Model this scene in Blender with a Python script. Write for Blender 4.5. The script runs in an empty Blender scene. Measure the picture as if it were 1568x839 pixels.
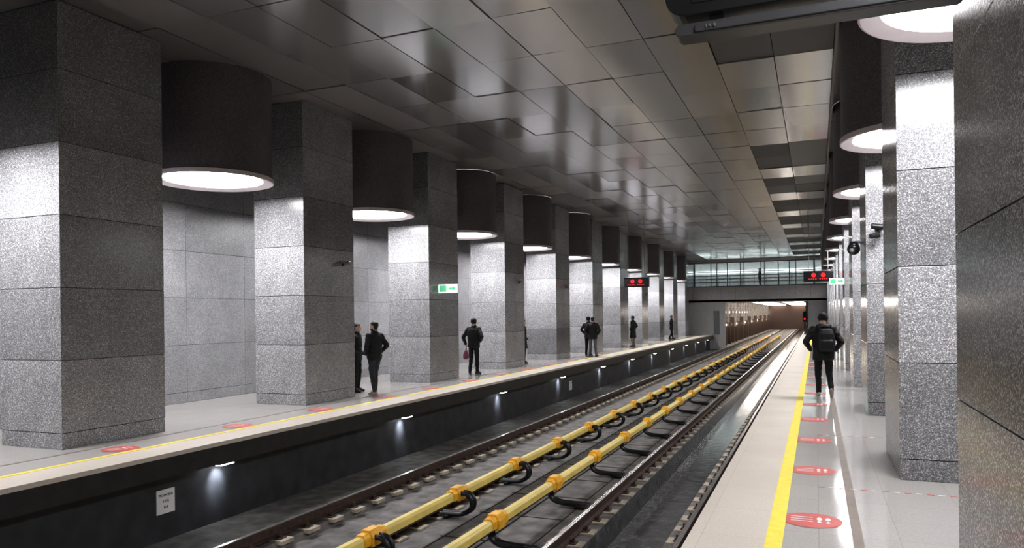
import bpy, bmesh, math, random
from math import sin, cos, pi, radians, sqrt, atan
from mathutils import Vector, Matrix, noise
import numpy as np
random.seed(7)
scene = bpy.context.scene
COL = scene.collection
try:
    scene.view_settings.view_transform = 'Standard'
    scene.view_settings.look = 'None'
    scene.view_settings.exposure = 0.27
    scene.view_settings.gamma = 0.83
except Exception: pass

# ------------------------------------------------------------------ materials
def new_mat(name):
    m = bpy.data.materials.new(name); m.use_nodes = True
    nt = m.node_tree; b = nt.nodes['Principled BSDF']
    return m, nt, b
def c4(c): return (c[0], c[1], c[2], 1.0)
def mat(name, col, rough=0.6, metal=0.0, emit=None, es=0.0, var=0.0, vscale=4.0, spec=0.5, bump=0.0, bscale=40):
    m, nt, b = new_mat(name)
    b.inputs['Base Color'].default_value = c4(col)
    b.inputs['Roughness'].default_value = rough
    b.inputs['Metallic'].default_value = metal
    b.inputs['Specular IOR Level'].default_value = spec
    if emit is not None:
        b.inputs['Emission Color'].default_value = c4(emit)
        b.inputs['Emission Strength'].default_value = es
    tc = nt.nodes.new('ShaderNodeTexCoord')
    if var > 0:
        n = nt.nodes.new('ShaderNodeTexNoise'); n.inputs['Scale'].default_value = vscale; n.inputs['Detail'].default_value = 6
        nt.links.new(tc.outputs['Object'], n.inputs['Vector'])
        r = nt.nodes.new('ShaderNodeValToRGB')
        r.color_ramp.elements[0].position = 0.3; r.color_ramp.elements[1].position = 0.7
        r.color_ramp.elements[0].color = c4([x*(1-var) for x in col]); r.color_ramp.elements[1].color = c4([min(1, x*(1+var)) for x in col])
        nt.links.new(n.outputs['Fac'], r.inputs['Fac']); nt.links.new(r.outputs['Color'], b.inputs['Base Color'])
    if bump > 0:
        n2 = nt.nodes.new('ShaderNodeTexNoise'); n2.inputs['Scale'].default_value = bscale
        nt.links.new(tc.outputs['Object'], n2.inputs['Vector'])
        bp = nt.nodes.new('ShaderNodeBump'); bp.inputs['Strength'].default_value = bump; bp.inputs['Distance'].default_value = 0.01
        nt.links.new(n2.outputs['Fac'], bp.inputs['Height']); nt.links.new(bp.outputs['Normal'], b.inputs['Normal'])
    return m

def granite(name, dark, base, light, rough=0.3, scale=70, lo=0.15, hi=0.80, isl=0.16, spec=0.5):
    m, nt, b = new_mat(name); L = nt.links
    tc = nt.nodes.new('ShaderNodeTexCoord')
    v = nt.nodes.new('ShaderNodeTexVoronoi'); v.inputs['Scale'].default_value = scale
    L.new(tc.outputs['Object'], v.inputs['Vector'])
    s = nt.nodes.new('ShaderNodeSeparateColor'); L.new(v.outputs['Color'], s.inputs['Color'])
    r = nt.nodes.new('ShaderNodeValToRGB'); cr = r.color_ramp; cr.interpolation = 'CONSTANT'
    cr.elements[0].position = 0; cr.elements[0].color = c4(dark)
    cr.elements[1].position = lo; cr.elements[1].color = c4(base)
    e = cr.elements.new((lo+hi)/2); e.color = c4([x*0.82 for x in base])
    e = cr.elements.new(hi); e.color = c4(light)
    L.new(s.outputs['Red'], r.inputs['Fac'])
    g = nt.nodes.new('ShaderNodeNewGeometry'); oi = nt.nodes.new('ShaderNodeObjectInfo')
    ad = nt.nodes.new('ShaderNodeMath'); ad.operation = 'ADD'; L.new(g.outputs['Random Per Island'], ad.inputs[0]); L.new(oi.outputs['Random'], ad.inputs[1])
    fr = nt.nodes.new('ShaderNodeMath'); fr.operation = 'FRACT'; L.new(ad.outputs[0], fr.inputs[0])
    mr = nt.nodes.new('ShaderNodeMapRange'); mr.inputs['To Min'].default_value = 1-isl; mr.inputs['To Max'].default_value = 1+isl
    L.new(fr.outputs[0], mr.inputs['Value'])
    n = nt.nodes.new('ShaderNodeTexNoise'); n.inputs['Scale'].default_value = 1.7; n.inputs['Detail'].default_value = 4
    L.new(tc.outputs['Object'], n.inputs['Vector'])
    mr2 = nt.nodes.new('ShaderNodeMapRange'); mr2.inputs['From Min'].default_value=0.3; mr2.inputs['From Max'].default_value=0.7
    mr2.inputs['To Min'].default_value = 0.9; mr2.inputs['To Max'].default_value = 1.1
    L.new(n.outputs['Fac'], mr2.inputs['Value'])
    mu = nt.nodes.new('ShaderNodeMath'); mu.operation='MULTIPLY'; L.new(mr.outputs[0], mu.inputs[0]); L.new(mr2.outputs[0], mu.inputs[1])
    vm = nt.nodes.new('ShaderNodeVectorMath'); vm.operation='SCALE'; L.new(r.outputs['Color'], vm.inputs[0]); L.new(mu.outputs[0], vm.inputs['Scale'])
    L.new(vm.outputs[0], b.inputs['Base Color'])
    b.inputs['Roughness'].default_value = rough
    b.inputs['Specular IOR Level'].default_value = spec
    return m

def tilefloor(name, c1, c2, mortar, w, h, rough):
    m, nt, b = new_mat(name); L = nt.links
    tc = nt.nodes.new('ShaderNodeTexCoord')
    br = nt.nodes.new('ShaderNodeTexBrick'); br.offset = 0.0; br.squash = 1.0
    br.inputs['Color1'].default_value = c4(c1); br.inputs['Color2'].default_value = c4(c2); br.inputs['Mortar'].default_value = c4(mortar)
    br.inputs['Scale'].default_value = 1.0; br.inputs['Mortar Size'].default_value = 0.0025; br.inputs['Brick Width'].default_value = w; br.inputs['Row Height'].default_value = h
    L.new(tc.outputs['Object'], br.inputs['Vector'])
    n = nt.nodes.new('ShaderNodeTexNoise'); n.inputs['Scale'].default_value = 45; n.inputs['Detail'].default_value = 5
    L.new(tc.outputs['Object'], n.inputs['Vector'])
    mr = nt.nodes.new('ShaderNodeMapRange'); mr.inputs['To Min'].default_value=0.8; mr.inputs['To Max'].default_value=1.2
    L.new(n.outputs['Fac'], mr.inputs['Value'])
    vm = nt.nodes.new('ShaderNodeVectorMath'); vm.operation='SCALE'; L.new(br.outputs['Color'], vm.inputs[0]); L.new(mr.outputs[0], vm.inputs['Scale'])
    L.new(vm.outputs[0], b.inputs['Base Color']); b.inputs['Roughness'].default_value = rough
    n2 = nt.nodes.new('ShaderNodeTexNoise'); n2.inputs['Scale'].default_value = 1.3
    L.new(tc.outputs['Object'], n2.inputs['Vector'])
    mr3 = nt.nodes.new('ShaderNodeMapRange'); mr3.inputs['To Min'].default_value=rough*0.6; mr3.inputs['To Max'].default_value=rough*1.5
    L.new(n2.outputs['Fac'], mr3.inputs['Value']); L.new(mr3.outputs[0], b.inputs['Roughness'])
    return m

M_gran = granite('granite_grey', (0.145,0.145,0.152), (0.285,0.285,0.293), (0.58,0.58,0.59), rough=0.2, scale=125, lo=0.2, hi=0.83, isl=0.26)
M_wallg = granite('granite_wall', (0.17,0.17,0.177), (0.28,0.28,0.288), (0.44,0.44,0.445), rough=0.35, scale=140, isl=0.1)
M_joint = mat('joint_dark', (0.02,0.02,0.02), 0.9, var=0.2)
M_cyl = granite('lamp_cladding', (0.07,0.060,0.066), (0.13,0.112,0.122), (0.19,0.17,0.18), rough=0.5, scale=120, isl=0.05)
M_rim = mat('lamp_rim', (0.62,0.56,0.57), 0.4, var=0.03)
M_lamp = mat('lamp_diffuser', (0.9,0.9,0.9), 0.5, emit=(0.985,0.975,1.0), es=31.0)
M_tile = tilefloor('platform_tile', (0.50,0.48,0.455), (0.48,0.46,0.44), (0.38,0.36,0.345), 0.6, 0.6, 0.09)
M_edge = tilefloor('edge_tile', (0.60,0.55,0.485), (0.58,0.53,0.47), (0.46,0.41,0.36), 0.9, 0.9, 0.35)
M_yel = mat('yellow_tactile', (0.80,0.66,0.10), 0.5, var=0.08, vscale=12)
M_brown = mat('brown_strip', (0.26,0.22,0.19), 0.5, var=0.15)
M_black = mat('fascia_black', (0.024,0.024,0.026), 0.42, var=0.3, vscale=6)
M_pitw = mat('pit_wall_black', (0.036,0.037,0.042), 0.5, var=0.4, vscale=3)
M_bed = mat('track_bed_concrete', (0.155,0.146,0.138), 0.65, var=0.5, vscale=4, bump=0.4, bscale=30)
M_wet = mat('drain_wet', (0.07,0.07,0.07), 0.12, var=0.6, vscale=7, bump=0.35, bscale=7)
M_pad = mat('sleeper_concrete', (0.42,0.37,0.30), 0.8, var=0.3, vscale=9)
M_rust = mat('rail_rust', (0.085,0.055,0.044), 0.55, metal=0.3, var=0.4, vscale=14)
M_steel = mat('rail_worn_steel', (0.60,0.58,0.57), 0.25, metal=0.9, var=0.1)
M_ycov = mat('thirdrail_cover', (0.80,0.64,0.20), 0.4, var=0.1, vscale=3)
M_ycap = mat('thirdrail_cap', (0.88,0.48,0.03), 0.4, var=0.1, vscale=9)
M_brk = mat('bracket_black', (0.012,0.012,0.014), 0.4, var=0.2)
M_ceilback = mat('ceiling_void', (0.008,0.008,0.008), 0.9, var=0.1)
def ceilmat(name, col, rough, metal):
    m, nt, b = new_mat(name); L = nt.links
    g = nt.nodes.new('ShaderNodeNewGeometry'); mr = nt.nodes.new('ShaderNodeMapRange')
    mr.inputs['To Min'].default_value = 0.82; mr.inputs['To Max'].default_value = 1.15
    L.new(g.outputs['Random Per Island'], mr.inputs['Value'])
    vm = nt.nodes.new('ShaderNodeVectorMath'); vm.operation='SCALE'; vm.inputs[0].default_value = col; L.new(mr.outputs[0], vm.inputs['Scale'])
    L.new(vm.outputs[0], b.inputs['Base Color']); b.inputs['Metallic'].default_value = metal
    mr2 = nt.nodes.new('ShaderNodeMapRange'); mr2.inputs['To Min'].default_value = rough*0.7; mr2.inputs['To Max'].default_value = rough*1.4
    L.new(g.outputs['Random Per Island'], mr2.inputs['Value']); L.new(mr2.outputs[0], b.inputs['Roughness'])
    return m
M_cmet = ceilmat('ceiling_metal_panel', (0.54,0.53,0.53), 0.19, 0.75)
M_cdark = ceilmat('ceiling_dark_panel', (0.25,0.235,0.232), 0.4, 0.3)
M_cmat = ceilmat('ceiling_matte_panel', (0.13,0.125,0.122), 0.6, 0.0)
M_red = mat('sticker_red', (0.55,0.13,0.12), 0.4, var=0.1)
M_white = mat('paint_white', (0.75,0.75,0.74), 0.5, var=0.04)
M_plasblk = mat('plastic_black', (0.014,0.014,0.015), 0.3, var=0.1)
M_plasgry = mat('plastic_grey', (0.22,0.22,0.23), 0.4, var=0.05)
M_ledred = mat('led_red', (0.4,0.01,0.01), 0.5, emit=(1.0,0.03,0.04), es=0.9)
M_ledwht = mat('led_white', (0.6,0.6,0.6), 0.5, emit=(0.9,0.95,1.0), es=1.5)
M_green = mat('sign_green', (0.02,0.3,0.1), 0.5, emit=(0.2,0.7,0.42), es=0.6)
M_signw = mat('sign_white_lit', (0.7,0.7,0.7), 0.5, emit=(0.85,1.0,0.92), es=1.2)
M_small = mat('edge_lamp_glow', (0.9,0.9,0.9), 0.5, emit=(0.9,0.95,1.0), es=30)
M_conc = mat('tunnel_concrete', (0.38,0.36,0.34), 0.8, var=0.3, vscale=2)
M_lightw = mat('end_wall_white', (0.55,0.55,0.54), 0.6, var=0.06)
M_tube = mat('tunnel_tube', (0.9,0.88,0.85), 0.5, emit=(1.0,0.92,0.83), es=32)
M_btube = mat('bridge_tube', (0.9,0.9,0.9), 0.5, emit=(1.0,1.0,0.99), es=14)
M_bint = mat('bridge_interior', (0.52,0.53,0.53), 0.6, var=0.1)
M_bfas = mat('bridge_fascia', (0.50,0.485,0.49), 0.4, metal=0.1, var=0.1)
M_frame = mat('window_frame', (0.05,0.05,0.055), 0.4, metal=0.4, var=0.05)
def glassmat():
    m, nt, b = new_mat('bridge_glass'); L = nt.links
    t = nt.nodes.new('ShaderNodeBsdfTransparent'); t.inputs['Color'].default_value=(0.80,0.85,0.85,1)
    g = nt.nodes.new('ShaderNodeBsdfGlossy'); g.inputs['Roughness'].default_value=0.05
    mx = nt.nodes.new('ShaderNodeMixShader'); mx.inputs[0].default_value = 0.12
    L.new(t.outputs[0], mx.inputs[1]); L.new(g.outputs[0], mx.inputs[2])
    L.new(mx.outputs[0], nt.nodes['Material Output'].inputs['Surface'])
    return m
M_glass = glassmat()

# ------------------------------------------------------------------ mesh builder
class MB:
    def __init__(s): s.v=[]; s.f=[]; s.m=[]
    def add(s, vs, fs, mi=0):
        o=len(s.v); s.v += [tuple(v) for v in vs]
        for f in fs: s.f.append([i+o for i in f]); s.m.append(mi)
    def box(s,x0,x1,y0,y1,z0,z1,mi=0):
        vs=[(x,y,z) for z in (z0,z1) for y in (y0,y1) for x in (x0,x1)]
        s.add(vs,[(0,2,3,1),(4,5,7,6),(0,1,5,4),(2,6,7,3),(0,4,6,2),(1,3,7,5)],mi)
    def loft(s, rings, mi=0, caps=True):
        n=len(rings[0]); vs=[p for r in rings for p in r]; fs=[]
        for k in range(len(rings)-1):
            for i in range(n):
                j=(i+1)%n; fs.append((k*n+i,k*n+j,(k+1)*n+j,(k+1)*n+i))
        if caps: fs.append(tuple(range(n-1,-1,-1))); fs.append(tuple((len(rings)-1)*n+i for i in range(n)))
        s.add(vs,fs,mi)
    def frame(s,d):
        d=d.normalized(); a=Vector((0,0,1)) if abs(d.z)<0.9 else Vector((0,1,0))
        u=d.cross(a).normalized(); w=d.cross(u).normalized(); return u,w
    def cyl(s,p0,p1,r0,r1=None,seg=12,mi=0):
        r1=r0 if r1 is None else r1; p0=Vector(p0);p1=Vector(p1);u,w=s.frame(p1-p0)
        s.loft([[p+(u*cos(2*pi*i/seg)+w*sin(2*pi*i/seg))*r for i in range(seg)] for p,r in((p0,r0),(p1,r1))],mi)
    def capsule(s,p0,p1,r0,r1,seg=14,mi=0):
        p0=Vector(p0);p1=Vector(p1);d=(p1-p0)
        if d.length<1e-5: d=Vector((0,0,1e-4)); p1=p0+d
        dn=d.normalized();u,w=s.frame(d); R=[]
        for k in range(1,5):
            a=pi/2*(1-k/4.0); R.append((p0-dn*r0*sin(a), max(r0*cos(a),1e-4)))
        for k in range(0,4):
            a=pi/2*(k/4.0); R.append((p1+dn*r1*sin(a), max(r1*cos(a),1e-4)))
        s.loft([[c+(u*cos(2*pi*i/seg)+w*sin(2*pi*i/seg))*r for i in range(seg)] for c,r in R],mi)
    def sphere(s,c,r,seg=14,rings=8,mi=0):
        if not hasattr(r,'__len__'): r=(r,r,r)
        R=[]
        for k in range(1,rings):
            a=pi*k/rings-pi/2
            R.append([(c[0]+r[0]*cos(a)*cos(2*pi*i/seg),c[1]+r[1]*cos(a)*sin(2*pi*i/seg),c[2]+r[2]*sin(a)) for i in range(seg)])
        s.loft(R,mi)
    def tube(s,path,r,seg=8,mi=0):
        P=[Vector(p) for p in path]; rings=[]
        for i,p in enumerate(P):
            d=(P[min(i+1,len(P)-1)]-P[max(i-1,0)]).normalized()
            a=Vector((0,1,0)) if abs(d.y)<0.9 else Vector((1,0,0))
            u=d.cross(a).normalized(); w=d.cross(u).normalized()
            rings.append([p+(u*cos(2*pi*k/seg)+w*sin(2*pi*k/seg))*r for k in range(seg)])
        s.loft(rings,mi)
    def extr(s,prof,y0,y1,mi=0,caps=True):
        s.loft([[(x,y0,z) for x,z in prof],[(x,y1,z) for x,z in prof]],mi,caps)
    def mesh(s,name,mats,smooth=False,recalc=True):
        me=bpy.data.meshes.new(name); me.from_pydata(s.v,[],s.f)
        for m in mats: me.materials.append(m)
        for p,mi in zip(me.polygons,s.m): p.material_index=mi
        if recalc:
            bm=bmesh.new(); bm.from_mesh(me); bmesh.ops.recalc_face_normals(bm,faces=bm.faces); bm.to_mesh(me); bm.free()
        if smooth:
            for p in me.polygons: p.use_smooth=True
        me.update(); return me
    def obj(s,name,mats,parent=None,smooth=False,bevel=0,loc=None,rotz=None):
        me=s.mesh(name,mats,smooth); return link(name,me,parent,bevel,loc,rotz)
def link(name,me,parent=None,bevel=0,loc=None,rotz=None):
    o=bpy.data.objects.new(name,me); COL.objects.link(o)
    if parent: o.parent=parent
    if loc: o.location=loc
    if rotz: o.rotation_euler=(0,0,rotz)
    if bevel:
        b=o.modifiers.new('bevel','BEVEL'); b.width=bevel; b.segments=2; b.limit_method='ANGLE'
    return o
def empty(name,loc=(0,0,0),rotz=0):
    o=bpy.data.objects.new(name,None); COL.objects.link(o); o.location=loc; o.rotation_euler=(0,0,rotz); o.empty_display_size=0.2; return o
def text(body,size,loc,rot,m,parent,name='lettering',ext=0.002):
    c=bpy.data.curves.new(name,'FONT'); c.body=body; c.size=size; c.extrude=ext; c.align_x='CENTER'; c.align_y='CENTER'
    c.materials.append(m); o=bpy.data.objects.new(name,c); COL.objects.link(o); o.location=loc; o.rotation_euler=rot
    if parent: o.parent=parent
    return o

# ------------------------------------------------------------------ dimensions
Y0,Y1=-11.0,66.0
XL,XR=-12.9,3.8
EL,ER=-8.25,-1.0
ZC=6.4
SP=5.4
courses=[0.0,0.23,1.27,2.31,3.35,4.39,5.43,6.395]

# ------------------------------------------------------------------ platforms
def platform(name,x_in,x_edge,x_yel,x_pit,x_wall):
    s=1 if x_edge>x_in else -1
    b=MB()
    def bx(xa,xb,*a): b.box(min(xa,xb),max(xa,xb),*a)
    bx(x_in,x_yel,Y0,Y1,-0.2,0.0,0)
    bx(x_yel,x_edge,Y0,Y1,-0.06,0.0,1)
    bx(x_yel,x_edge-s*0.015,Y0,Y1,-0.34,-0.06,2)
    bx(x_in,x_pit,Y0,Y1,-1.35,-0.2,3)
    return b.obj(name,[M_tile,M_edge,M_black,M_pitw])
platform('platform',XL,EL,-8.85,-8.6,0)
platform('platform',XR,ER,-0.34,-0.65,0)
b=MB(); b.box(-8.93,-8.84,Y0+.1,Y1-1,0.0,0.004); b.obj('yellow_safety_line',[M_yel])
b=MB(); b.box(-0.40,-0.27,Y0+.1,Y1-1,0.0,0.004); b.obj('yellow_safety_line',[M_yel])
b=MB(); b.box(0.25,0.33,Y0+.1,Y1-1,0.0,0.003); b.obj('floor_guide_strip',[M_brown])
b=MB(); b.box(-9.62,-9.56,Y0+.1,Y1-1,0.0,0.003); b.obj('floor_guide_strip',[M_brown])
# stickers
sb=MB()
N=40; sb.add([(0.25*cos(2*pi*i/N),0.25*sin(2*pi*i/N),0.003) for i in range(N)],[tuple(range(N))],0)
def ell(cx,cy,rx,ry,z=0.0045,mi=1,n=14): sb.add([(cx+rx*cos(2*pi*i/n),cy+ry*sin(2*pi*i/n),z) for i in range(n)],[tuple(range(n))],mi)
for sx in(-1,1):
    ell(0.10+sx*0.035,0.05,0.022,0.055); ell(0.10+sx*0.035,-0.05,0.017,0.028)
for k in range(3): sb.add([(-0.17,0.08-k*0.07,0.0045),(0.01,0.08-k*0.07,0.0045),(0.01,0.10-k*0.07,0.0045),(-0.17,0.10-k*0.07,0.0045)],[(0,1,2,3)],1)
stick=sb.mesh('floor_sticker',[M_red,M_white],recalc=False)
for k in range(14): link('floor_sticker',stick,loc=(-0.06,2.6+2.2*k,0))
for k in range(13): link('floor_sticker',stick,loc=(-9.18,5.3+2.3*k,0),rotz=1.2)
b=MB()
for yy in (8.35,11.9):
    for k in range(14):
        x=0.0+k*0.1
        b.box(x,x+0.06,yy,yy+0.018,0.0,0.0035,k%2)
b.obj('floor_marking_tape',[M_red,M_white])

# ------------------------------------------------------------------ track bed (floor)
prof=[(-8.6,-1.3),(-7.0,-1.3),(-6.95,-1.4),(-5.95,-1.4),(-5.9,-1.3),(-4.7,-1.3),(-4.68,-1.34),(-4.6,-1.34),(-4.58,-1.3),(-2.95,-1.3),(-2.9,-1.62),(-2.0,-1.62),(-1.95,-1.3),(-0.65,-1.3)]
YT=150.0
b=MB()
for (xa,za),(xb,zb) in zip(prof[:-1],prof[1:]):
    mi=1 if (xa>=-2.95 and xb<=-1.95) else 0
    b.add([(xa,Y0,za),(xb,Y0,zb),(xb,YT,zb),(xa,YT,za)],[(0,1,2,3)],mi)
b.box(-8.6,-0.65,Y0,YT,-1.9,-1.7,0)
b.obj('floor',[M_bed,M_wet])
b=MB()
for x in (-4.95,-4.3,-3.62): b.box(x,x+0.018,Y0+.1,YT-.1,-1.3,-1.292)
for k in range(60): b.box(-5.0,-3.6,Y0+.1+k*1.35,Y0+.1+k*1.35+0.015,-1.3,-1.293)
b.obj('track_bed_joints',[M_joint])

def railtrack(xa,xb):
    e=empty('railway_track')
    for n,x in (('rail_1',xa),('rail_2',xb)):
        z=-1.26; H=0.16
        p=[(x-0.07,z),(x+0.07,z),(x+0.07,z+0.012),(x+0.012,z+0.03),(x+0.012,z+H-0.045),(x+0.036,z+H-0.035),(x+0.036,z+H-0.004),(x+0.030,z+H),(x-0.030,z+H),(x-0.036,z+H-0.004),(x-0.036,z+H-0.035),(x-0.012,z+H-0.045),(x-0.012,z+0.03),(x-0.07,z+0.012)]
        b=MB(); b.extr(p,Y0+.05,YT-.1,0)
        b.add([(x-0.030,Y0+.05,z+H+0.001),(x+0.030,Y0+.05,z+H+0.001),(x+0.030,YT-.1,z+H+0.001),(x-0.030,YT-.1,z+H+0.001)],[(0,1,2,3)],1)
        b.obj(n,[M_rust,M_steel],e)
    b=MB()
    y=Y0+0.2
    while y<100:
        for x,s in ((xa,1),(xb,-1)):
            b.box(x-0.25,x+0.25,y-0.13,y+0.13,-1.33,-1.275,0)
            b.box(x-0.16,x+0.16,y-0.075,y+0.075,-1.275,-1.26,1)
            for t in (-1,1):
                b.box(x+t*0.10-0.03,x+t*0.10+0.03,y-0.03,y+0.03,-1.26,-1.225,1)
                if y<40: b.cyl((x+t*0.12,y,-1.26),(x+t*0.12,y,-1.195),0.014,seg=6,mi=1)
        y+=0.6
    b.obj('sleepers_and_fasteners',[M_pad,M_rust],e)
railtrack(-7.15,-5.63)
railtrack(-3.2,-1.68)

def third_rail(X,ystart,side):
    e=empty('third_rail')
    b=MB(); zt=-0.85
    def prof(w,h,t):
        return [(X-w,t-h),(X+w,t-h),(X+w,t-0.035),(X+w*0.55,t),(X-w*0.55,t),(X-w,t-0.035)]
    b.extr(prof(0.068,0.125,zt-0.012),ystart-9.6,95,0)
    b.extr([(X-0.035,zt-0.18),(X+0.035,zt-0.18),(X+0.035,zt-0.135),(X-0.035,zt-0.135)],ystart-9.6,95,2)
    b.obj('cover',[M_ycov,M_ycap,M_rust],e,bevel=0.008)
    c=MB(); br=MB(); k=-4
    while ystart+k*2.4<94:
        y=ystart+k*2.4; k+=1
        c.extr([(X-0.10,zt-0.17),(X+0.10,zt-0.17),(X+0.105,zt-0.05),(X+0.06,zt+0.04),(X-0.06,zt+0.04),(X-0.105,zt-0.05)],y-0.12,y+0.12,0)
        c.extr([(X-0.08,zt-0.145),(X+0.08,zt-0.145),(X+0.082,zt-0.035),(X+0.048,zt+0.012),(X-0.048,zt+0.012),(X-0.082,zt-0.035)],y-0.25,y+0.25,0)
        if side==1:
            pts=[(X,-0.95),(X+0.10,-0.9),(X+0.20,-0.91),(X+0.27,-0.99),(X+0.28,-1.09),(X+0.23,-1.17),(X+0.12,-1.225),(X-0.0,-1.24),(X-0.28,-1.245)]
        else:
            pts=[(X-0.0,-0.93),(X-0.06,-1.0),(X-0.07,-1.1),(X-0.03,-1.18),(X+0.06,-1.225),(X+0.2,-1.24),(X+0.6,-1.245)]
        if y<60:
            P=[Vector((p[0],y,p[1])) for p in pts]
            for _ in range(2):
                Q=[P[0]]
                for a,d in zip(P[:-1],P[1:]): Q+= [a*0.75+d*0.25,a*0.25+d*0.75]
                Q.append(P[-1]); P=Q
            for dy in (-0.05,0.05): br.tube([p+Vector((0,dy,0)) for p in P],0.036,seg=8)
            xx=X-0.26 if side==1 else X+0.52
            br.box(xx-0.14,xx+0.14,y-0.12,y+0.12,-1.305,-1.24)
        else:
            br.box(X-0.02,X+0.02,y-0.03,y+0.03,-1.3,-0.95)
    c.obj('support_caps',[M_ycap],e,bevel=0.012)
    br.obj('support_brackets',[M_brk],e,smooth=True)
third_rail(-5.2,7.9,1)
third_rail(-4.02,9.1,2)

# under platform lamps + plates
k=-2
while 8.8+5.45*k<64:
    y=8.8+5.45*k; k+=1
    e=empty('platform_edge_lamp',(-8.42,y,-0.345))
    b=MB(); b.box(-0.06,0.06,-0.16,0.16,-0.035,0.004,0); b.box(-0.045,0.06,-0.14,0.14,-0.05,-0.035,1)
    b.obj('housing',[M_plasgry,M_small],e)
    ld=bpy.data.lights.new('edge_spot','SPOT'); ld.energy=70; ld.spot_size=radians(74); ld.spot_blend=1.0; ld.shadow_soft_size=0.04; ld.color=(0.85,0.92,1)
    lo=bpy.data.objects.new('edge_spot',ld); COL.objects.link(lo); lo.parent=e; lo.location=(0.04,0,-0.07); lo.rotation_euler=(0,radians(46),0)
def plate(y,z,s):
    b=MB(); b.box(-8.6,-8.588,y-0.16*s,y+0.16*s,z-0.17*s,z+0.17*s,0); o=b.obj('track_number_plate',[M_white])
    for i,t in enumerate(('PK10+20.0','1335','0-0')):
        text(t,0.055*s,(-8.586,y,z+(0.09-i*0.085)*s),(radians(90),0,radians(90)),M_plasblk,o,ext=0.001)
plate(7.84,-0.75,1.0); plate(26.6,-0.82,1.0)

# ------------------------------------------------------------------ columns
cb=MB(); W,Ln=1.3,1.8
cb.box(0.012,W-0.012,0.012,Ln-0.012,0,ZC,1)
for i in range(len(courses)-1):
    z0,z1=courses[i],courses[i+1]; o=0.004 if i==0 else 0.0
    cb.box(o,W-o,o,Ln-o,z0+(0.0 if i==0 else 0.004),z1-0.004,0)
colmesh=cb.mesh('granite_column',[M_gran,M_joint])
for k in range(-3,11):
    link('granite_column',colmesh,loc=(-9.9-W,7.25+SP*k,0),bevel=0.004)
for k in range(-3,11):
    link('granite_column',colmesh,loc=(0.82,9.0+SP*k,0),bevel=0.004)
# cylindrical lamps
lb=MB(); n=56; R=1.08; DZ=0.045
def circ(r,z): return [(r*cos(2*pi*i/n),r*sin(2*pi*i/n),z if z==ZC else z+DZ) for i in range(n)]
lb.loft([circ(R-0.01,ZC),circ(R-0.01,4.47)],0,False)
lb.loft([circ(R-0.01,4.47),circ(R+0.01,4.465),circ(R+0.01,4.39),circ(R-0.01,4.385),circ(0.90,4.43),circ(0.89,4.46)],1,False)
lb.loft([circ(0.89,4.46),circ(0.5,4.452),circ(0.02,4.45)],2,True)
lampmesh=lb.mesh('cylindrical_ceiling_lamp',[M_cyl,M_rim,M_lamp])
for p in lampmesh.polygons: p.use_smooth = (p.material_index==0)
for k in range(-3,10): link('cylindrical_ceiling_lamp',lampmesh,loc=(-10.57,10.85+SP*k,0))
for k in range(-3,10):
    o=link('cylindrical_ceiling_lamp',lampmesh,loc=(1.38,12.65+SP*k,0)); o.scale=(0.93,0.93,1)

# ------------------------------------------------------------------ walls & ceiling
def sidewall(name,x,s):
    b=MB(); b.box(min(x+s*.02,x+s*0.3),max(x+s*.02,x+s*0.3),Y0,Y1,-0.2,ZC+0.1,1)
    y=Y0
    while y<Y1-0.1:
        y2=min(y+1.8,Y1)
        for i in range(len(courses)-1):
            xa=x+s*0.03
            b.box(min(xa,x),max(xa,x),y+0.004,y2-0.004,courses[i]+0.004,courses[i+1]-0.004,0)
        y=y2
    b.obj(name,[M_wallg,M_joint])
sidewall('wall_left',XL,-1); sidewall('wall_right',XR,1)
b=MB(); b.box(XL-0.3,XR+0.3,Y0-0.3,Y0,-1.9,ZC+0.1); b.obj('wall_back',[M_wallg])
# ceiling
b=MB(); b.box(XL,XR,Y0,Y1,ZC+0.03,ZC+0.2,2)
xs=[]; x=0.33
while x>XL: xs.append(x); x-=0.98
xs.append(XL); xs=sorted(xs); x=0.33+0.98
while x<XR: xs.append(x); x+=0.98
xs.append(XR)
ny=int((Y1-Y0)/1.8)+1
for xa,xb in zip(xs[:-1],xs[1:]):
    for j in range(ny):
        ya=Y0+1.6+(j-1)*1.8; yb=ya+1.8; ya=max(ya,Y0); yb=min(yb,Y1)
        if yb-ya<0.1: continue
        cx=(xa+xb)/2; cy=(ya+yb)/2
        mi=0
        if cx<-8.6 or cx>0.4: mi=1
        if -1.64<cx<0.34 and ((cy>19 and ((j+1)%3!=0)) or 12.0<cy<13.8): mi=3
        g=0.007; dz=[random.uniform(-0.008,0.008) for _ in range(3)]
        z=ZC+(0.012 if mi==3 else 0.0)
        q=[z+dz[0],z+dz[0]+dz[1],z+dz[0]+dz[1]+dz[2],z+dz[0]+dz[2]]
        b.add([(xa+g,ya+g,q[0]),(xb-g,ya+g,q[1]),(xb-g,yb-g,q[2]),(xa+g,yb-g,q[3]),
               (xa+g,ya+g,ZC+0.03),(xb-g,ya+g,ZC+0.03),(xb-g,yb-g,ZC+0.03),(xa+g,yb-g,ZC+0.03)],
              [(3,2,1,0),(0,1,5,4),(1,2,6,5),(2,3,7,6),(3,0,4,7)],mi)
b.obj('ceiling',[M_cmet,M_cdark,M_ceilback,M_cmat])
b=MB(); b.box(0.33,0.37,Y0,Y1,ZC-0.16,ZC); b.obj('trim_1',[M_cdark])

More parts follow.
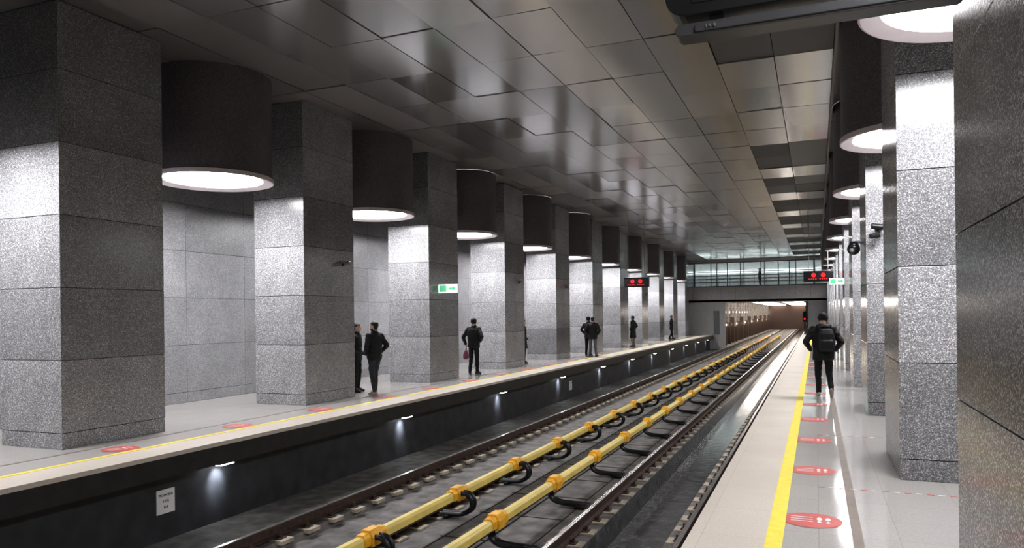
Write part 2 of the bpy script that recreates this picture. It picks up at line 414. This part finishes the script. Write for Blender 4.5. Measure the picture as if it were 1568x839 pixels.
# ------------------------------------------------------------------ bridge
e=empty('pedestrian_bridge',(0,0,0))
BX0,BX1=-11.2,2.6; by0,by1=66.0,71.0
b=MB(); b.box(BX0,BX1,by0,by0+0.25,2.8,4.12,0); b.box(BX0,BX1,by0,by1,2.78,2.98,0); b.box(BX0,BX1,by0+0.25,by1,3.9,4.0,0)
b.box(BX0,BX1,by0,by0+0.25,6.22,6.6,0)
for k in range(12): b.box(BX0+k*1.2,BX0+k*1.2+0.012,by0-0.006,by0,2.8,4.12,1)
b.obj('fascia',[M_bfas,M_frame],e)
b=MB(); k=0
x=BX0
while x<BX1+0.01: b.box(x-0.03,x+0.03,by0+0.05,by0+0.14,4.12,6.22); x+=1.38
for z in (4.12,5.35,6.16): b.box(BX0,BX1,by0+0.05,by0+0.14,z,z+0.06)
b.obj('window_frame',[M_frame],e)
b=MB(); b.box(BX0,BX1,by0+0.09,by0+0.10,4.15,6.2); b.obj('window_glass',[M_glass],e)
b=MB(); b.box(BX0,BX1,by1-0.2,by1,4.0,6.6,0); b.box(BX0,BX1,by0+0.25,by1,6.45,6.6,0)
b.box(BX0,BX1,by1-0.3,by1-0.2,4.0,4.35,2)
b.box(BX0,BX1,by1-0.27,by1-0.2,5.6,5.66,1)
for z in (4.7,5.0,5.3): b.box(BX0,BX1,by1-0.27,by1-0.22,z,z+0.04,2)
b.box(BX0,BX1,by0+1.6,by0+1.75,6.40,6.45,1)
b.box(BX0,BX1,by0+3.6,by0+3.75,6.40,6.45,1)
x=BX0+0.6
while x<BX1: b.box(x-0.04,x+0.04,by1-0.3,by1-0.22,4.0,6.45,2); x+=2.1
b.obj('interior',[M_bint,M_btube,M_frame],e)
b=MB()
for z in (4.55,4.8,5.05): b.box(BX0,BX1,by0+0.5,by0+0.53,z,z+0.03)
x=BX0+0.3
while x<BX1: b.box(x,x+0.04,by0+0.5,by0+0.54,4.0,5.08); x+=1.0
b.obj('handrail',[M_plasgry],e)
# wall front portions
b=MB(); b.box(XL,-8.9,66.0,66.3,-0.1,2.78,0); b.box(-8.9,-7.25,66.0,66.3,-1.4,2.78,0); b.box(-0.6,XR,66.0,66.3,-1.4,2.78,1); b.box(2.62,XR,66.0,66.3,2.8,6.6,1); b.box(XL,-11.22,66.0,66.3,2.8,6.6,1)
b.box(-8.25,-7.75,65.97,66.0,0.0,2.05,2)
b.obj('wall_front',[M_lightw,M_wallg,M_plasgry])
# tunnel hall
b=MB(); b.box(-8.9,-8.6,66.3,YT,-1.4,4.0,0); b.box(-0.65,-0.35,66.3,YT,-1.4,4.0,0); b.box(-8.9,-0.35,71.0,YT,3.6,4.0,0); b.box(-8.9,-0.35,YT,YT+0.3,-1.9,4.0,2)
y=72; kk=0
while y<YT:
    b.box(-8.6,-0.65,y,y+0.3,3.3,3.6,0); b.box(-8.6,-8.35,y,y+0.3,-1.3,3.3,0); b.box(-0.9,-0.65,y,y+0.3,-1.3,3.3,0)
    b.box(-7.9,-5.4,y+1.6,y+1.72,3.2,3.28,1); b.box(-4.2,-1.6,y+1.6,y+1.72,3.2,3.28,1)
    b.box(-8.55,-8.5,y+1,y+2.2,1.9,2.0,1); b.box(-8.55,-8.5,y+2.4,y+2.9,0.6,0.7,1); b.box(-0.75,-0.7,y+1,y+2.2,1.9,2.0,1)
    b.box(-8.5,-8.1,y+2.6,y+2.9,-1.3,0.4+0.5*(kk%3),2)
    y+=3.6; kk+=1
for z in (0.4,0.7,1.0,1.3,1.6,2.3,2.6): b.box(-8.6,-8.52,66.3,YT,z,z+0.05,2); b.box(-0.73,-0.65,66.3,YT,z,z+0.05,2)
for x in (-7.6,-6.0,-3.4,-1.9): b.box(x,x+0.08,71,YT,3.4,3.48,2)
b.obj('tunnel_hall',[M_conc,M_tube,M_rust])
e=empty('track_signal',(-0.95,70,0))
b=MB(); b.cyl((0,0,-1.3),(0,0,1.5),0.05); b.box(-0.15,0.15,-0.1,0.1,1.0,1.9,0); b.obj('mast',[M_plasblk],e)
b=MB(); b.cyl((0,-0.12,1.25),(0,-0.09,1.25),0.09); b.obj('red_light',[M_ledred],e)
# ------------------------------------------------------------------ signs
def led_sign(x,y,z,w=1.2,h=0.40):
    e=empty('led_clock_display',(x,y,z))
    b=MB(); b.box(-w/2,w/2,0,0.16,-h/2,h/2,0); b.box(-w/2-0.015,w/2+0.015,0.02,0.14,h/2,h/2+0.03,0); b.box(-w/2-0.015,w/2+0.015,0.02,0.14,-h/2-0.03,-h/2,0)
    b.obj('housing',[M_plasblk],e,bevel=0.015)
    b=MB()
    for s in(-1,1): b.cyl((s*w*0.32,0.08,h/2),(s*w*0.32,0.08,ZC-z),0.015,seg=8)
    b.obj('hanger_rods',[M_plasgry],e)
    b=MB()
    for s in(-1,1): b.cyl((s*0.19,-0.006,0.05),(s*0.19,0.0,0.05),0.095,seg=20)
    for s in (-1,1):
        for k in range(4): b.box(s*0.22-0.18+k*0.09,s*0.22-0.18+k*0.09+0.055,-0.005,0,-0.13,-0.10)
    b.obj('led_dots',[M_ledred],e)
    for s in(-1,1): text('2',0.15,(s*0.19,-0.009,0.05),(radians(90),0,0),M_plasblk,e,'digit')
led_sign(-7.95,35.0,3.36); led_sign(0.1,34.5,3.38)
# near information display
e=empty('hanging_information_display',(-0.005,3.4,0.06))
def rprof(w,z0,z1,r):
    pts=[]
    for cx,cz,a0 in((w/2-r,z0+r,-90),(w/2-r,z1-r,0),(-w/2+r,z1-r,90),(-w/2+r,z0+r,180)):
        for k in range(6):
            a=radians(a0+k*18); pts.append((cx+r*cos(a),cz+r*sin(a)))
    return pts
b=MB(); b.extr(rprof(1.24,3.12,3.52,0.09),0.0,0.16,0); b.obj('screen_housing',[M_plasblk],e,bevel=0.006)
b=MB(); b.extr(rprof(1.16,3.035,3.09,0.027),0.02,0.14,0); b.box(-0.49,0.49,0.012,0.02,3.045,3.075,0)
for s in(-.4,.4): b.box(s-.03,s+.03,.05,.11,3.08,3.14,0)
b.obj('lower_tray',[mat('tray_dark',(0.05,0.05,0.052),0.35,var=0.1),M_plasgry],e,bevel=0.004)
b=MB(); b.box(-0.50,0.50,-0.004,0.0,3.17,3.46,0); b.obj('screen_glass',[mat('screen_glass',(0.02,0.02,0.022),0.08,var=0.1)],e)
b=MB()
for s in(-1,1): b.cyl((s*0.4,0.08,3.45),(s*0.4,0.08,ZC-0.06),0.02)
b.obj('hanger_rods',[M_plasgry],e)
text('9 (',0.08,(0.0,-0.008,3.155),(radians(90),0,0),M_ledwht,e)
text('1 4  8',0.020,(-0.42,0.008,3.062),(radians(90),0,0),M_plasgry,e)
def exit_sign(x0,x1,y,z,h=0.24):
    e=empty('exit_sign',((x0+x1)/2,y,z)); w=(x1-x0)/2
    b=MB(); b.box(-w,w,0,0.06,-h/2,h/2,0); b.obj('light_box',[M_signw],e,bevel=0.006)
    b=MB(); b.box(-w*0.9,-w*0.15,-0.004,0,-h*0.38,h*0.38,0)
    b.add([(w*0.1,-0.004,0.03),(w*0.6,-0.004,0.03),(w*0.6,-0.004,0.07),(w*0.9,-0.004,0),(w*0.6,-0.004,-0.07),(w*0.6,-0.004,-0.03),(w*0.1,-0.004,-0.03)],[(0,1,2,3,4,5,6)],0)
    b.obj('pictogram',[M_green],e)
exit_sign(-9.9,-9.32,18.6,2.62)
exit_sign(0.40,0.82,25.5,2.80,0.2)
# cctv
def bullet(x,y,z,side=1):
    e=empty('security_camera',(x,y,z)); b=MB()
    b.cyl((0,0,0),(side*0.03,0,0),0.055); b.cyl((side*0.03,0,0),(side*0.13,0,-0.01),0.018); b.sphere((side*0.13,0,-0.01),0.03)
    b.cyl((side*0.13,-0.16,-0.05),(side*0.13,0.10,0.0),0.045,0.045,seg=16); b.cyl((side*0.13,-0.165,-0.051),(side*0.13,-0.155,-0.05),0.036,seg=16,mi=1)
    b.box(side*0.13-0.055,side*0.13+0.055,-0.2,0.06,0.035,0.045)
    b.obj('camera_body',[M_plasgry,M_plasblk],e,smooth=False,bevel=0.003)
for k,(yy) in enumerate((14.0,24.6,30.0,46.0)): bullet(-9.9,yy,3.07)
def dome(x,y,z):
    e=empty('dome_security_camera',(x,y,z)); b=MB()
    b.cyl((0.18,0,0.12),(0.0,0,0.12),0.025); b.cyl((0.18,0,0.12),(0.165,0,0.12),0.06); b.cyl((0,0,0.13),(0,0,0.02),0.06,0.11,seg=20,mi=1); b.sphere((0,0,0.0),(0.11,0.11,0.11),20,12,mi=1)
    b.sphere((-0.03,-0.08,-0.03),0.045,mi=0)
    b.obj('dome_body',[M_plasgry,M_plasblk],e,smooth=True)
dome(0.64,14.8,2.97)
e=empty('security_camera',(1.02,14.4,3.28)); b=MB()
b.cyl((0,0,0),(0,-0.03,0),0.06); b.cyl((0,-0.03,0),(0,-0.16,0.0),0.02); b.cyl((-0.12,-0.2,0.03),(0.1,-0.16,0.0),0.05,seg=16); b.cyl((0.0,-0.16,-0.13),(-0.14,-0.22,-0.15),0.045,seg=16); b.cyl((0,-0.16,0),(0,-0.16,-0.13),0.018)
b.obj('camera_pair',[M_plasblk],e,bevel=0.003)

# ------------------------------------------------------------------ people
def remesh(me,voxel,sm=3,fac=0.5):
    o=bpy.data.objects.new('tmp',me); COL.objects.link(o)
    m=o.modifiers.new('r','REMESH'); m.mode='VOXEL'; m.voxel_size=voxel; m.use_smooth_shade=True
    s=o.modifiers.new('s','SMOOTH'); s.iterations=sm; s.factor=fac
    dg=bpy.context.evaluated_depsgraph_get(); dg.update()
    out=bpy.data.meshes.new_from_object(o.evaluated_get(dg)); bpy.data.objects.remove(o); return out
def getco(me):
    a=np.empty(len(me.vertices)*3); me.vertices.foreach_get('co',a); return a.reshape(-1,3)
def fcent(me):
    a=np.empty(len(me.polygons)*3); me.polygons.foreach_get('center',a); return a.reshape(-1,3)
def segd(P,a,b):
    a=np.array(a);b=np.array(b);d=b-a;t=np.clip(((P-a)@d)/max(d@d,1e-9),0,1); return np.linalg.norm(P-(a+t[:,None]*d),axis=1)
def nrm(me):
    a=np.empty(len(me.vertices)*3); me.vertex_normals.foreach_get('vector',a); return a.reshape(-1,3)

def cloth(name,col,rough=0.8): return mat(name,col,rough,var=0.25,vscale=18,bump=0.25,bscale=120,spec=0.3)
M_skin=mat('skin',(0.55,0.34,0.25),0.5,var=0.08,vscale=20)
M_hair=mat('hair_dark',(0.02,0.016,0.014),0.6,var=0.3,vscale=60)
M_eye=mat('eye_white',(0.7,0.7,0.7),0.3,var=0.02); M_lip=mat('lips',(0.35,0.14,0.12),0.5,var=0.05)
M_jblk=cloth('jacket_black',(0.018,0.018,0.02),0.6)
M_jnavy=cloth('jacket_dark_navy',(0.02,0.021,0.027),0.7)
M_tblk=cloth('trousers_black',(0.018,0.018,0.02)); M_tgry=cloth('trousers_grey',(0.13,0.13,0.14)); M_tjean=cloth('trousers_dark_denim',(0.045,0.05,0.06))
M_tan=cloth('coat_tan',(0.32,0.26,0.21))
M_shoeb=mat('shoe_black',(0.015,0.015,0.015),0.4,var=0.2); M_shoel=mat('shoe_light',(0.45,0.38,0.33),0.5,var=0.15)
M_bag=mat('bag_magenta',(0.24,0.07,0.12),0.5,var=0.2,vscale=14); M_pack=cloth('backpack_fabric',(0.026,0.026,0.03),0.6)

def make_hand(parent,wrist,d,palmn,side,mats,curl=0.6):
    d=Vector(d).normalized(); pn=Vector(palmn); pn=(pn-d*pn.dot(d)).normalized(); u=d.cross(pn).normalized()*side
    w=Vector(wrist); b=MB()
    for k in range(4):
        o=(0.03-k*0.02); b.capsule(w+d*0.0+u*o*0.6, w+d*0.085+u*o, 0.016,0.012,8)
    lens=[0.072,0.08,0.074,0.058]
    for k in range(4):
        o=0.03-k*0.02; p=w+d*0.09+u*o; dd=d.copy()
        for j,f in enumerate((0.45,0.32,0.23)):
            dd=(dd*cos(curl*0.6)+pn*sin(curl*0.6)).normalized(); dd=Vector(dd)
            q=p+dd*lens[k]*f; b.capsule(p,q,0.0088-0.0008*j,0.0084-0.0008*j,8); p=q
    p=w+d*0.03+u*0.035; q=p+(u*0.7+d*0.6+pn*0.3).normalized()*0.04; b.capsule(p,q,0.013,0.0105,8); r=q+(d*0.9+u*0.2+pn*0.4).normalized()*0.032; b.capsule(q,r,0.0105,0.0085,8)
    me=b.mesh('hand',mats); me=remesh(me,0.0042,2); me.materials.clear(); me.materials.append(mats[0])
    link('hand',me,parent)

def make_person(name,loc,yaw,h=1.75,pose=None,jm=M_jblk,tm=M_tblk,sm=M_shoeb,hem=0.80,hat=False,headyaw=0.0,headtilt=0.0,voxel=0.013,lean=(0,0),hands=(),bulk=1.0,beard=False,coat=False,hairm=M_hair,hood=False):
    S=h/1.75; e=empty(name,loc,yaw); e.scale=(S,S,S)
    J=dict(hipL=(-.09,0,.92),kneeL=(-.10,.02,.50),ankL=(-.11,-.02,.10),toeL=(-.13,.13,.035),
           hipR=(.09,0,.92),kneeR=(.10,.02,.50),ankR=(.11,-.02,.10),toeR=(.13,.13,.035),
           shL=(-.185,0,1.41),elL=(-.27,-.05,1.14),wrL=(-.25,.05,.90),shR=(.185,0,1.41),elR=(.27,-.05,1.14),wrR=(.25,.05,.90))
    if pose: J.update(pose)
    J={k:Vector(v) for k,v in J.items()}
    lo=lambda z:(lean[0]*max(0,z-.93),lean[1]*max(0,z-.93))
    for k in('shL','shR','elL','elR','wrL','wrR'):
        o=lo(1.41); J[k]=J[k]+Vector((o[0],o[1],0))
    b=MB(); n=20; B=bulk
    rings=[(hem,.178*B,.132*B),(hem+.06,.186*B,.136*B),(1.0,.176*B,.128*B),(1.1,.18*B,.13*B),(1.22,.195*B,.137*B),(1.33,.205*B,.135*B),(1.40,.19*B,.118*B),(1.445,.135,.095),(1.48,.085,.08),(1.515,.07,.072)]
    if coat: rings=[(hem,.22,.18),(hem+.15,.205,.165)]+[r for r in rings if r[0]>=1.0]
    R=[]
    for z,rx,ry in rings:
        ox,oy=lo(z); R.append([(ox+rx*cos(2*pi*i/n),oy+ry*sin(2*pi*i/n),z) for i in range(n)])
    b.loft(R)
    b.capsule(J['shL'],J['shR'],.068*B,.068*B)
    b.capsule(J['hipL'],J['hipR'],.098,.098)
    segs=[]
    for s in 'LR':
        b.capsule(J['hip'+s],J['knee'+s],.095,.068); b.capsule(J['knee'+s],J['ank'+s],.067,.052)
        a=J['ank'+s]; t=J['toe'+s]; d=(t-a); d2=Vector((d.x,d.y,0)).normalized()
        heel=a+Vector((0,0,-.055))-d2*.045 if a.z<.13 else a-d.normalized()*.02+Vector((0,0,-.03))-d2*.05
        b.capsule(heel,t,.04,.036); b.capsule(a,a*.5+t*.5,.045,.042)
        segs.append((heel,t,'shoe')); segs.append((a,a*.5+t*.5,'shoe'))
        segs.append((J['hip'+s],J['knee'+s],'leg')); segs.append((J['knee'+s],J['ank'+s]+Vector((0,0,.03)),'leg'))
        b.capsule(J['sh'+s],J['el'+s],.068*B,.055*B); b.capsule(J['el'+s],J['wr'+s],.056*B,.042)
        segs.append((J['sh'+s],J['el'+s],'arm')); segs.append((J['el'+s],J['wr'+s],'arm'))
    o=lo(1.47)
    b.capsule((o[0]-.03,o[1]+.005,1.475),(o[0]+.03,o[1]+.005,1.475),.075,.075)
    if hood: b.capsule((o[0]-.06,o[1]-.08,1.46),(o[0]+.06,o[1]-.08,1.46),.055,.055)
    me=remesh(b.mesh('body',[jm]),voxel,3)
    co=getco(me); nn=nrm(me); off=random.random()*50
    for i in range(len(co)):
        p=co[i]; z=p[2]
        a=noise.noise(Vector((p[0]*7+off,p[1]*7,z*16)))*.011+noise.noise(Vector((p[0]*15,p[1]*15+off,z*30)))*.005
        if z<.1: a*=.2
        co[i]=p+nn[i]*a
    co[:,2]=np.maximum(co[:,2],0.0)
    me.vertices.foreach_set('co',co.ravel()); me.update()
    me.materials.clear()
    for m_ in(jm,tm,sm): me.materials.append(m_)
    C=fcent(me); D=np.stack([segd(C,tuple(s[0]),tuple(s[1])) - (0.04 if s[2]=='shoe' else 0.06) for s in segs]); k=D.argmin(0); lab=np.array([{'shoe':2,'leg':1,'arm':0}[s[2]] for s in segs])[k]
    res=np.where(C[:,2]>hem-0.012,0,lab); res=np.where((C[:,2]<=hem-0.012)&(lab==0)&(C[:,2]<.7),1,res)
    for s in 'LR':
        res=np.where((segd(C,tuple(J['el'+s]),tuple(J['wr'+s]))<.07*B),0,res)
    me.polygons.foreach_set('material_index',res.astype(np.int32)); 
    for p in me.polygons: p.use_smooth=True
    link('body',me,e)
    hb=MB(); lv=[(0,.026,.024,.05),(.018,.045,.05,.036),(.05,.058,.073,.02),(.09,.067,.087,.006),(.12,.072,.094,0),(.16,.075,.097,-.005),(.19,.068,.088,-.01),(.215,.05,.066,-.01),(.232,.022,.03,-.01)]
    hb.loft([[(rx*cos(2*pi*i/18),oy+ry*sin(2*pi*i/18),z) for i in range(18)] for z,rx,ry,oy in lv])
    hb.capsule((0,.092,.128),(0,.106,.09),.008,.014,8); hb.capsule((-.04,.078,.135),(.04,.078,.135),.012,.012,8)
    for s in(-1,1): hb.capsule((s*.074,-.005,.10),(s*.078,-.012,.135),.010,.014,8); hb.capsule((s*.012,.098,.088),(s*.014,.094,.088),.009,.009,8)
    hb.capsule((-.018,.083,.052),(.018,.083,.052),.009,.009,8); hb.capsule((0,-.02,.06),(0,-.035,-.07),.055,.058,12)
    hm=remesh(hb.mesh('head',[M_skin]),0.0075 if voxel<.015 else .011,2)
    co=getco(hm); nn=nrm(hm)
    x,y,z=co[:,0],co[:,1],co[:,2]
    if hat: hairmask=(z>.145)|((y<-.01)&(z>.075))
    else: hairmask=(z>.178)|((y<.02)&(z>.15))|((y<-.03)&(z>.045))
    amp=.016 if hat else .011
    co=co+nn*(hairmask*amp)[:,None]
    if beard:
        bmask=(z<.062)&(z>-.01)&(y>.0)&~((z>.044)&(np.abs(x)<.02)&(y>.07)); co=co+nn*(bmask*.005)[:,None]
    hm.vertices.foreach_set('co',co.ravel()); hm.update(); hm.materials.clear(); hm.materials.append(M_skin); hm.materials.append(M_jnavy if hat else hairm)
    C=fcent(hm); x,y,z=C[:,0],C[:,1],C[:,2]
    if hat: hk=(z>.14)|((y<-.01)&(z>.07))
    else: hk=(z>.176)|((y<.02)&(z>.148))|((y<-.03)&(z>.042))
    if beard: hk=hk|((z<.062)&(z>-.012)&(y>.0)&~((z>.044)&(np.abs(x)<.022)&(y>.07)))
    hm.polygons.foreach_set('material_index',hk.astype(np.int32))
    for p in hm.polygons: p.use_smooth=True
    o=lo(1.5); ho=link('head',hm,e); ho.location=(o[0],o[1]+.02,1.515); ho.rotation_euler=(headtilt,0,headyaw)
    fb=MB()
    for s in(-1,1): fb.sphere((s*.03,.083,.116),(.014,.011,.009),10,6,mi=0); fb.sphere((s*.03,.091,.116),(.006,.005,.006),8,6,mi=1)
    fb.sphere((0,.091,.053),(.022,.006,.006),10,6,mi=2)
    for s in(-1,1): fb.capsule((s*.018,.092,.136),(s*.045,.084,.137),.004,.003,6,mi=1)
    fo=fb.obj('face_features',[M_eye,M_hair,M_lip],ho,smooth=True)
    for (s,curl) in hands:
        d=(J['wr'+s]-J['el'+s]); pn=Vector((1 if s=='L' else -1,0.2,0)); 
        make_hand(e,J['wr'+s]+d.normalized()*.03,d,pn,(1 if s=='R' else -1)*-1,[M_skin],curl)
    return e,J

pockets=dict(elL=(-.31,-.09,1.16),wrL=(-.20,.09,.97),elR=(.31,-.09,1.16),wrR=(.20,.09,.97))
e,J=make_person('man_walking_with_backpack',(0.13,17.2,0),radians(2),h=1.81,voxel=.0115,bulk=1.16,hat=True,hood=True,hem=.78,sm=M_shoel,lean=(0,.05),headtilt=radians(-12),
  pose=dict(elL=(-.34,-.10,1.15),wrL=(-.24,.10,.98),elR=(.34,-.10,1.15),wrR=(.24,.10,.98),
            kneeL=(-.10,.14,.53),ankL=(-.09,.20,.10),toeL=(-.11,.36,.04),kneeR=(.11,.02,.50),ankR=(.13,-.30,.20),toeR=(.14,-.19,.045)))
b=MB()
def ringz(z,rx,ry,cx,cy,p=3.2,n=20):
    out=[]
    for i in range(n):
        a=2*pi*i/n; c,s_=cos(a),sin(a); out.append((cx+rx*abs(c)**(2/p)*(1 if c>0 else -1),cy+ry*abs(s_)**(2/p)*(1 if s_>0 else -1),z))
    return out
b.loft([ringz(.96,.12,.06,.06,-.2),ringz(.98,.155,.09,.06,-.21),ringz(1.15,.16,.10,.06,-.21),ringz(1.32,.15,.085,.05,-.19),ringz(1.41,.12,.06,.05,-.16),ringz(1.43,.08,.04,.05,-.15)])
b.loft([ringz(1.0,.11,.03,.06,-.31),ringz(1.02,.125,.04,.06,-.31),ringz(1.17,.12,.04,.06,-.31),ringz(1.2,.10,.02,.06,-.30)])
bp=remesh(b.mesh('backpack',[M_pack]),.012,3); bp.materials.clear(); bp.materials.append(M_pack)
link('backpack',bp,e)
b=MB()
for s in(-1,1):
    pts=[(.05+s*.10,-.13,1.40),(.03+s*.12,-.08,1.485),(.02+s*.13,.02,1.50),(.02+s*.13,.12,1.44),(s*.14,.175,1.30),(s*.16,.15,1.12),(s*.19,.02,1.02),(.05+s*.13,-.15,1.0)]
    b.tube(pts,.017,8)
b.tube([(.02,-.15,1.43),(.05,-.155,1.47),(.08,-.15,1.43)],.008)
b.obj('backpack_straps',[M_pack],e,smooth=True)
make_person('bearded_man_standing',(-9.72,15.0,0),radians(72),h=1.73,voxel=.0125,bulk=1.08,beard=True,hem=.84,tm=M_tjean,sm=M_shoel,headyaw=radians(20),lean=(0,-.03),
  pose=dict(elL=(-.30,-.07,1.16),wrL=(-.19,.12,.98),elR=(.30,-.09,1.16),wrR=(.20,.10,.97),kneeR=(.13,.14,.50),ankR=(.15,.16,.10),toeR=(.19,.31,.035),kneeL=(-.10,-.02,.50),ankL=(-.12,-.14,.10),toeL=(-.16,.01,.035)))
make_person('man_talking',(-10.46,15.35,0),radians(-75),h=1.69,voxel=.0125,hem=.82,hat=False,pose=pockets,tm=M_tblk)
e,J=make_person('man_with_shopping_bag',(-10.0,21.1,0),radians(-4),h=1.76,voxel=.0125,bulk=1.12,hat=True,hem=.84,hands=(('L',1.3),),
  pose=dict(elL=(-.34,-.06,1.16),wrL=(-.33,.06,.94),elR=(.34,-.10,1.18),wrR=(.19,.10,1.03),kneeL=(-.11,.02,.5),ankL=(-.14,-.02,.1),toeL=(-.19,.12,.035),ankR=(.12,-.02,.1),toeR=(.16,.12,.035)))
b=MB()
b.loft([ringz(.46,.05,.09,-.34,.09,2.4),ringz(.49,.07,.115,-.34,.09,2.4),ringz(.58,.075,.12,-.34,.09,2.4),ringz(.68,.055,.10,-.34,.09,2.4),ringz(.74,.02,.05,-.34,.09,2.4)])
bg=remesh(b.mesh('bag',[M_bag]),.012,2); bg.materials.clear(); bg.materials.append(M_bag); link('shopping_bag',bg,e)
b=MB(); b.tube([(-.34,.05,.72),(-.335,.075,.80),(-.33,.09,.835),(-.335,.105,.80),(-.34,.13,.72)],.006); b.obj('bag_handles',[M_bag],e)
make_person('man_standing',(-9.36,31.6,0),radians(-15),h=1.75,voxel=.016,hat=True,pose=pockets,tm=M_tblk)
make_person('man_standing',(-9.04,31.2,0),radians(8),h=1.74,voxel=.016,bulk=1.1,pose=dict(pockets,ankL=(-.15,.02,.1),toeL=(-.2,.15,.035),ankR=(.15,-.04,.1),toeR=(.2,.1,.035)),tm=M_tgry)
make_person('woman_in_long_coat',(-9.6,41.3,0),radians(75),h=1.74,voxel=.016,hem=.5,coat=True,jm=M_jblk,tm=M_tan,pose=pockets)
make_person('man_waiting',(-9.55,53.0,0),radians(-80),h=1.72,voxel=.018,hem=.7,pose=dict(pockets,ankL=(-.1,.1,.1),toeL=(-.1,.26,.035),ankR=(.1,-.15,.1),toeR=(.1,0,.035)))
make_person('woman_waiting',(-10.34,26.2,0),radians(-90),h=1.68,voxel=.018,pose=pockets,coat=True,hem=.6)
make_person('pedestrian_on_bridge',(-4.5,67.6,4.0),radians(90),h=1.72,voxel=.02,pose=pockets)

# ------------------------------------------------------------------ world, camera
w=bpy.data.worlds.new('world'); scene.world=w; w.use_nodes=True
w.node_tree.nodes['Background'].inputs['Color'].default_value=(0.5,0.52,0.55,1); w.node_tree.nodes['Background'].inputs['Strength'].default_value=0.05
cd=bpy.data.cameras.new('camera'); cam=bpy.data.objects.new('camera',cd); COL.objects.link(cam)
cd.sensor_width=36; cd.lens=1132/1568*36; cd.shift_y=64/1568.0; cd.clip_start=0.05; cd.clip_end=400
yaw=atan(466/1132.0)
Mx=Matrix.Translation((0,0,1.83))@Matrix.Rotation(yaw,4,'Z')@Matrix.Rotation(radians(90),4,'X')@Matrix.Rotation(-0.012,4,'Z')
cam.matrix_world=Mx
scene.camera=cam
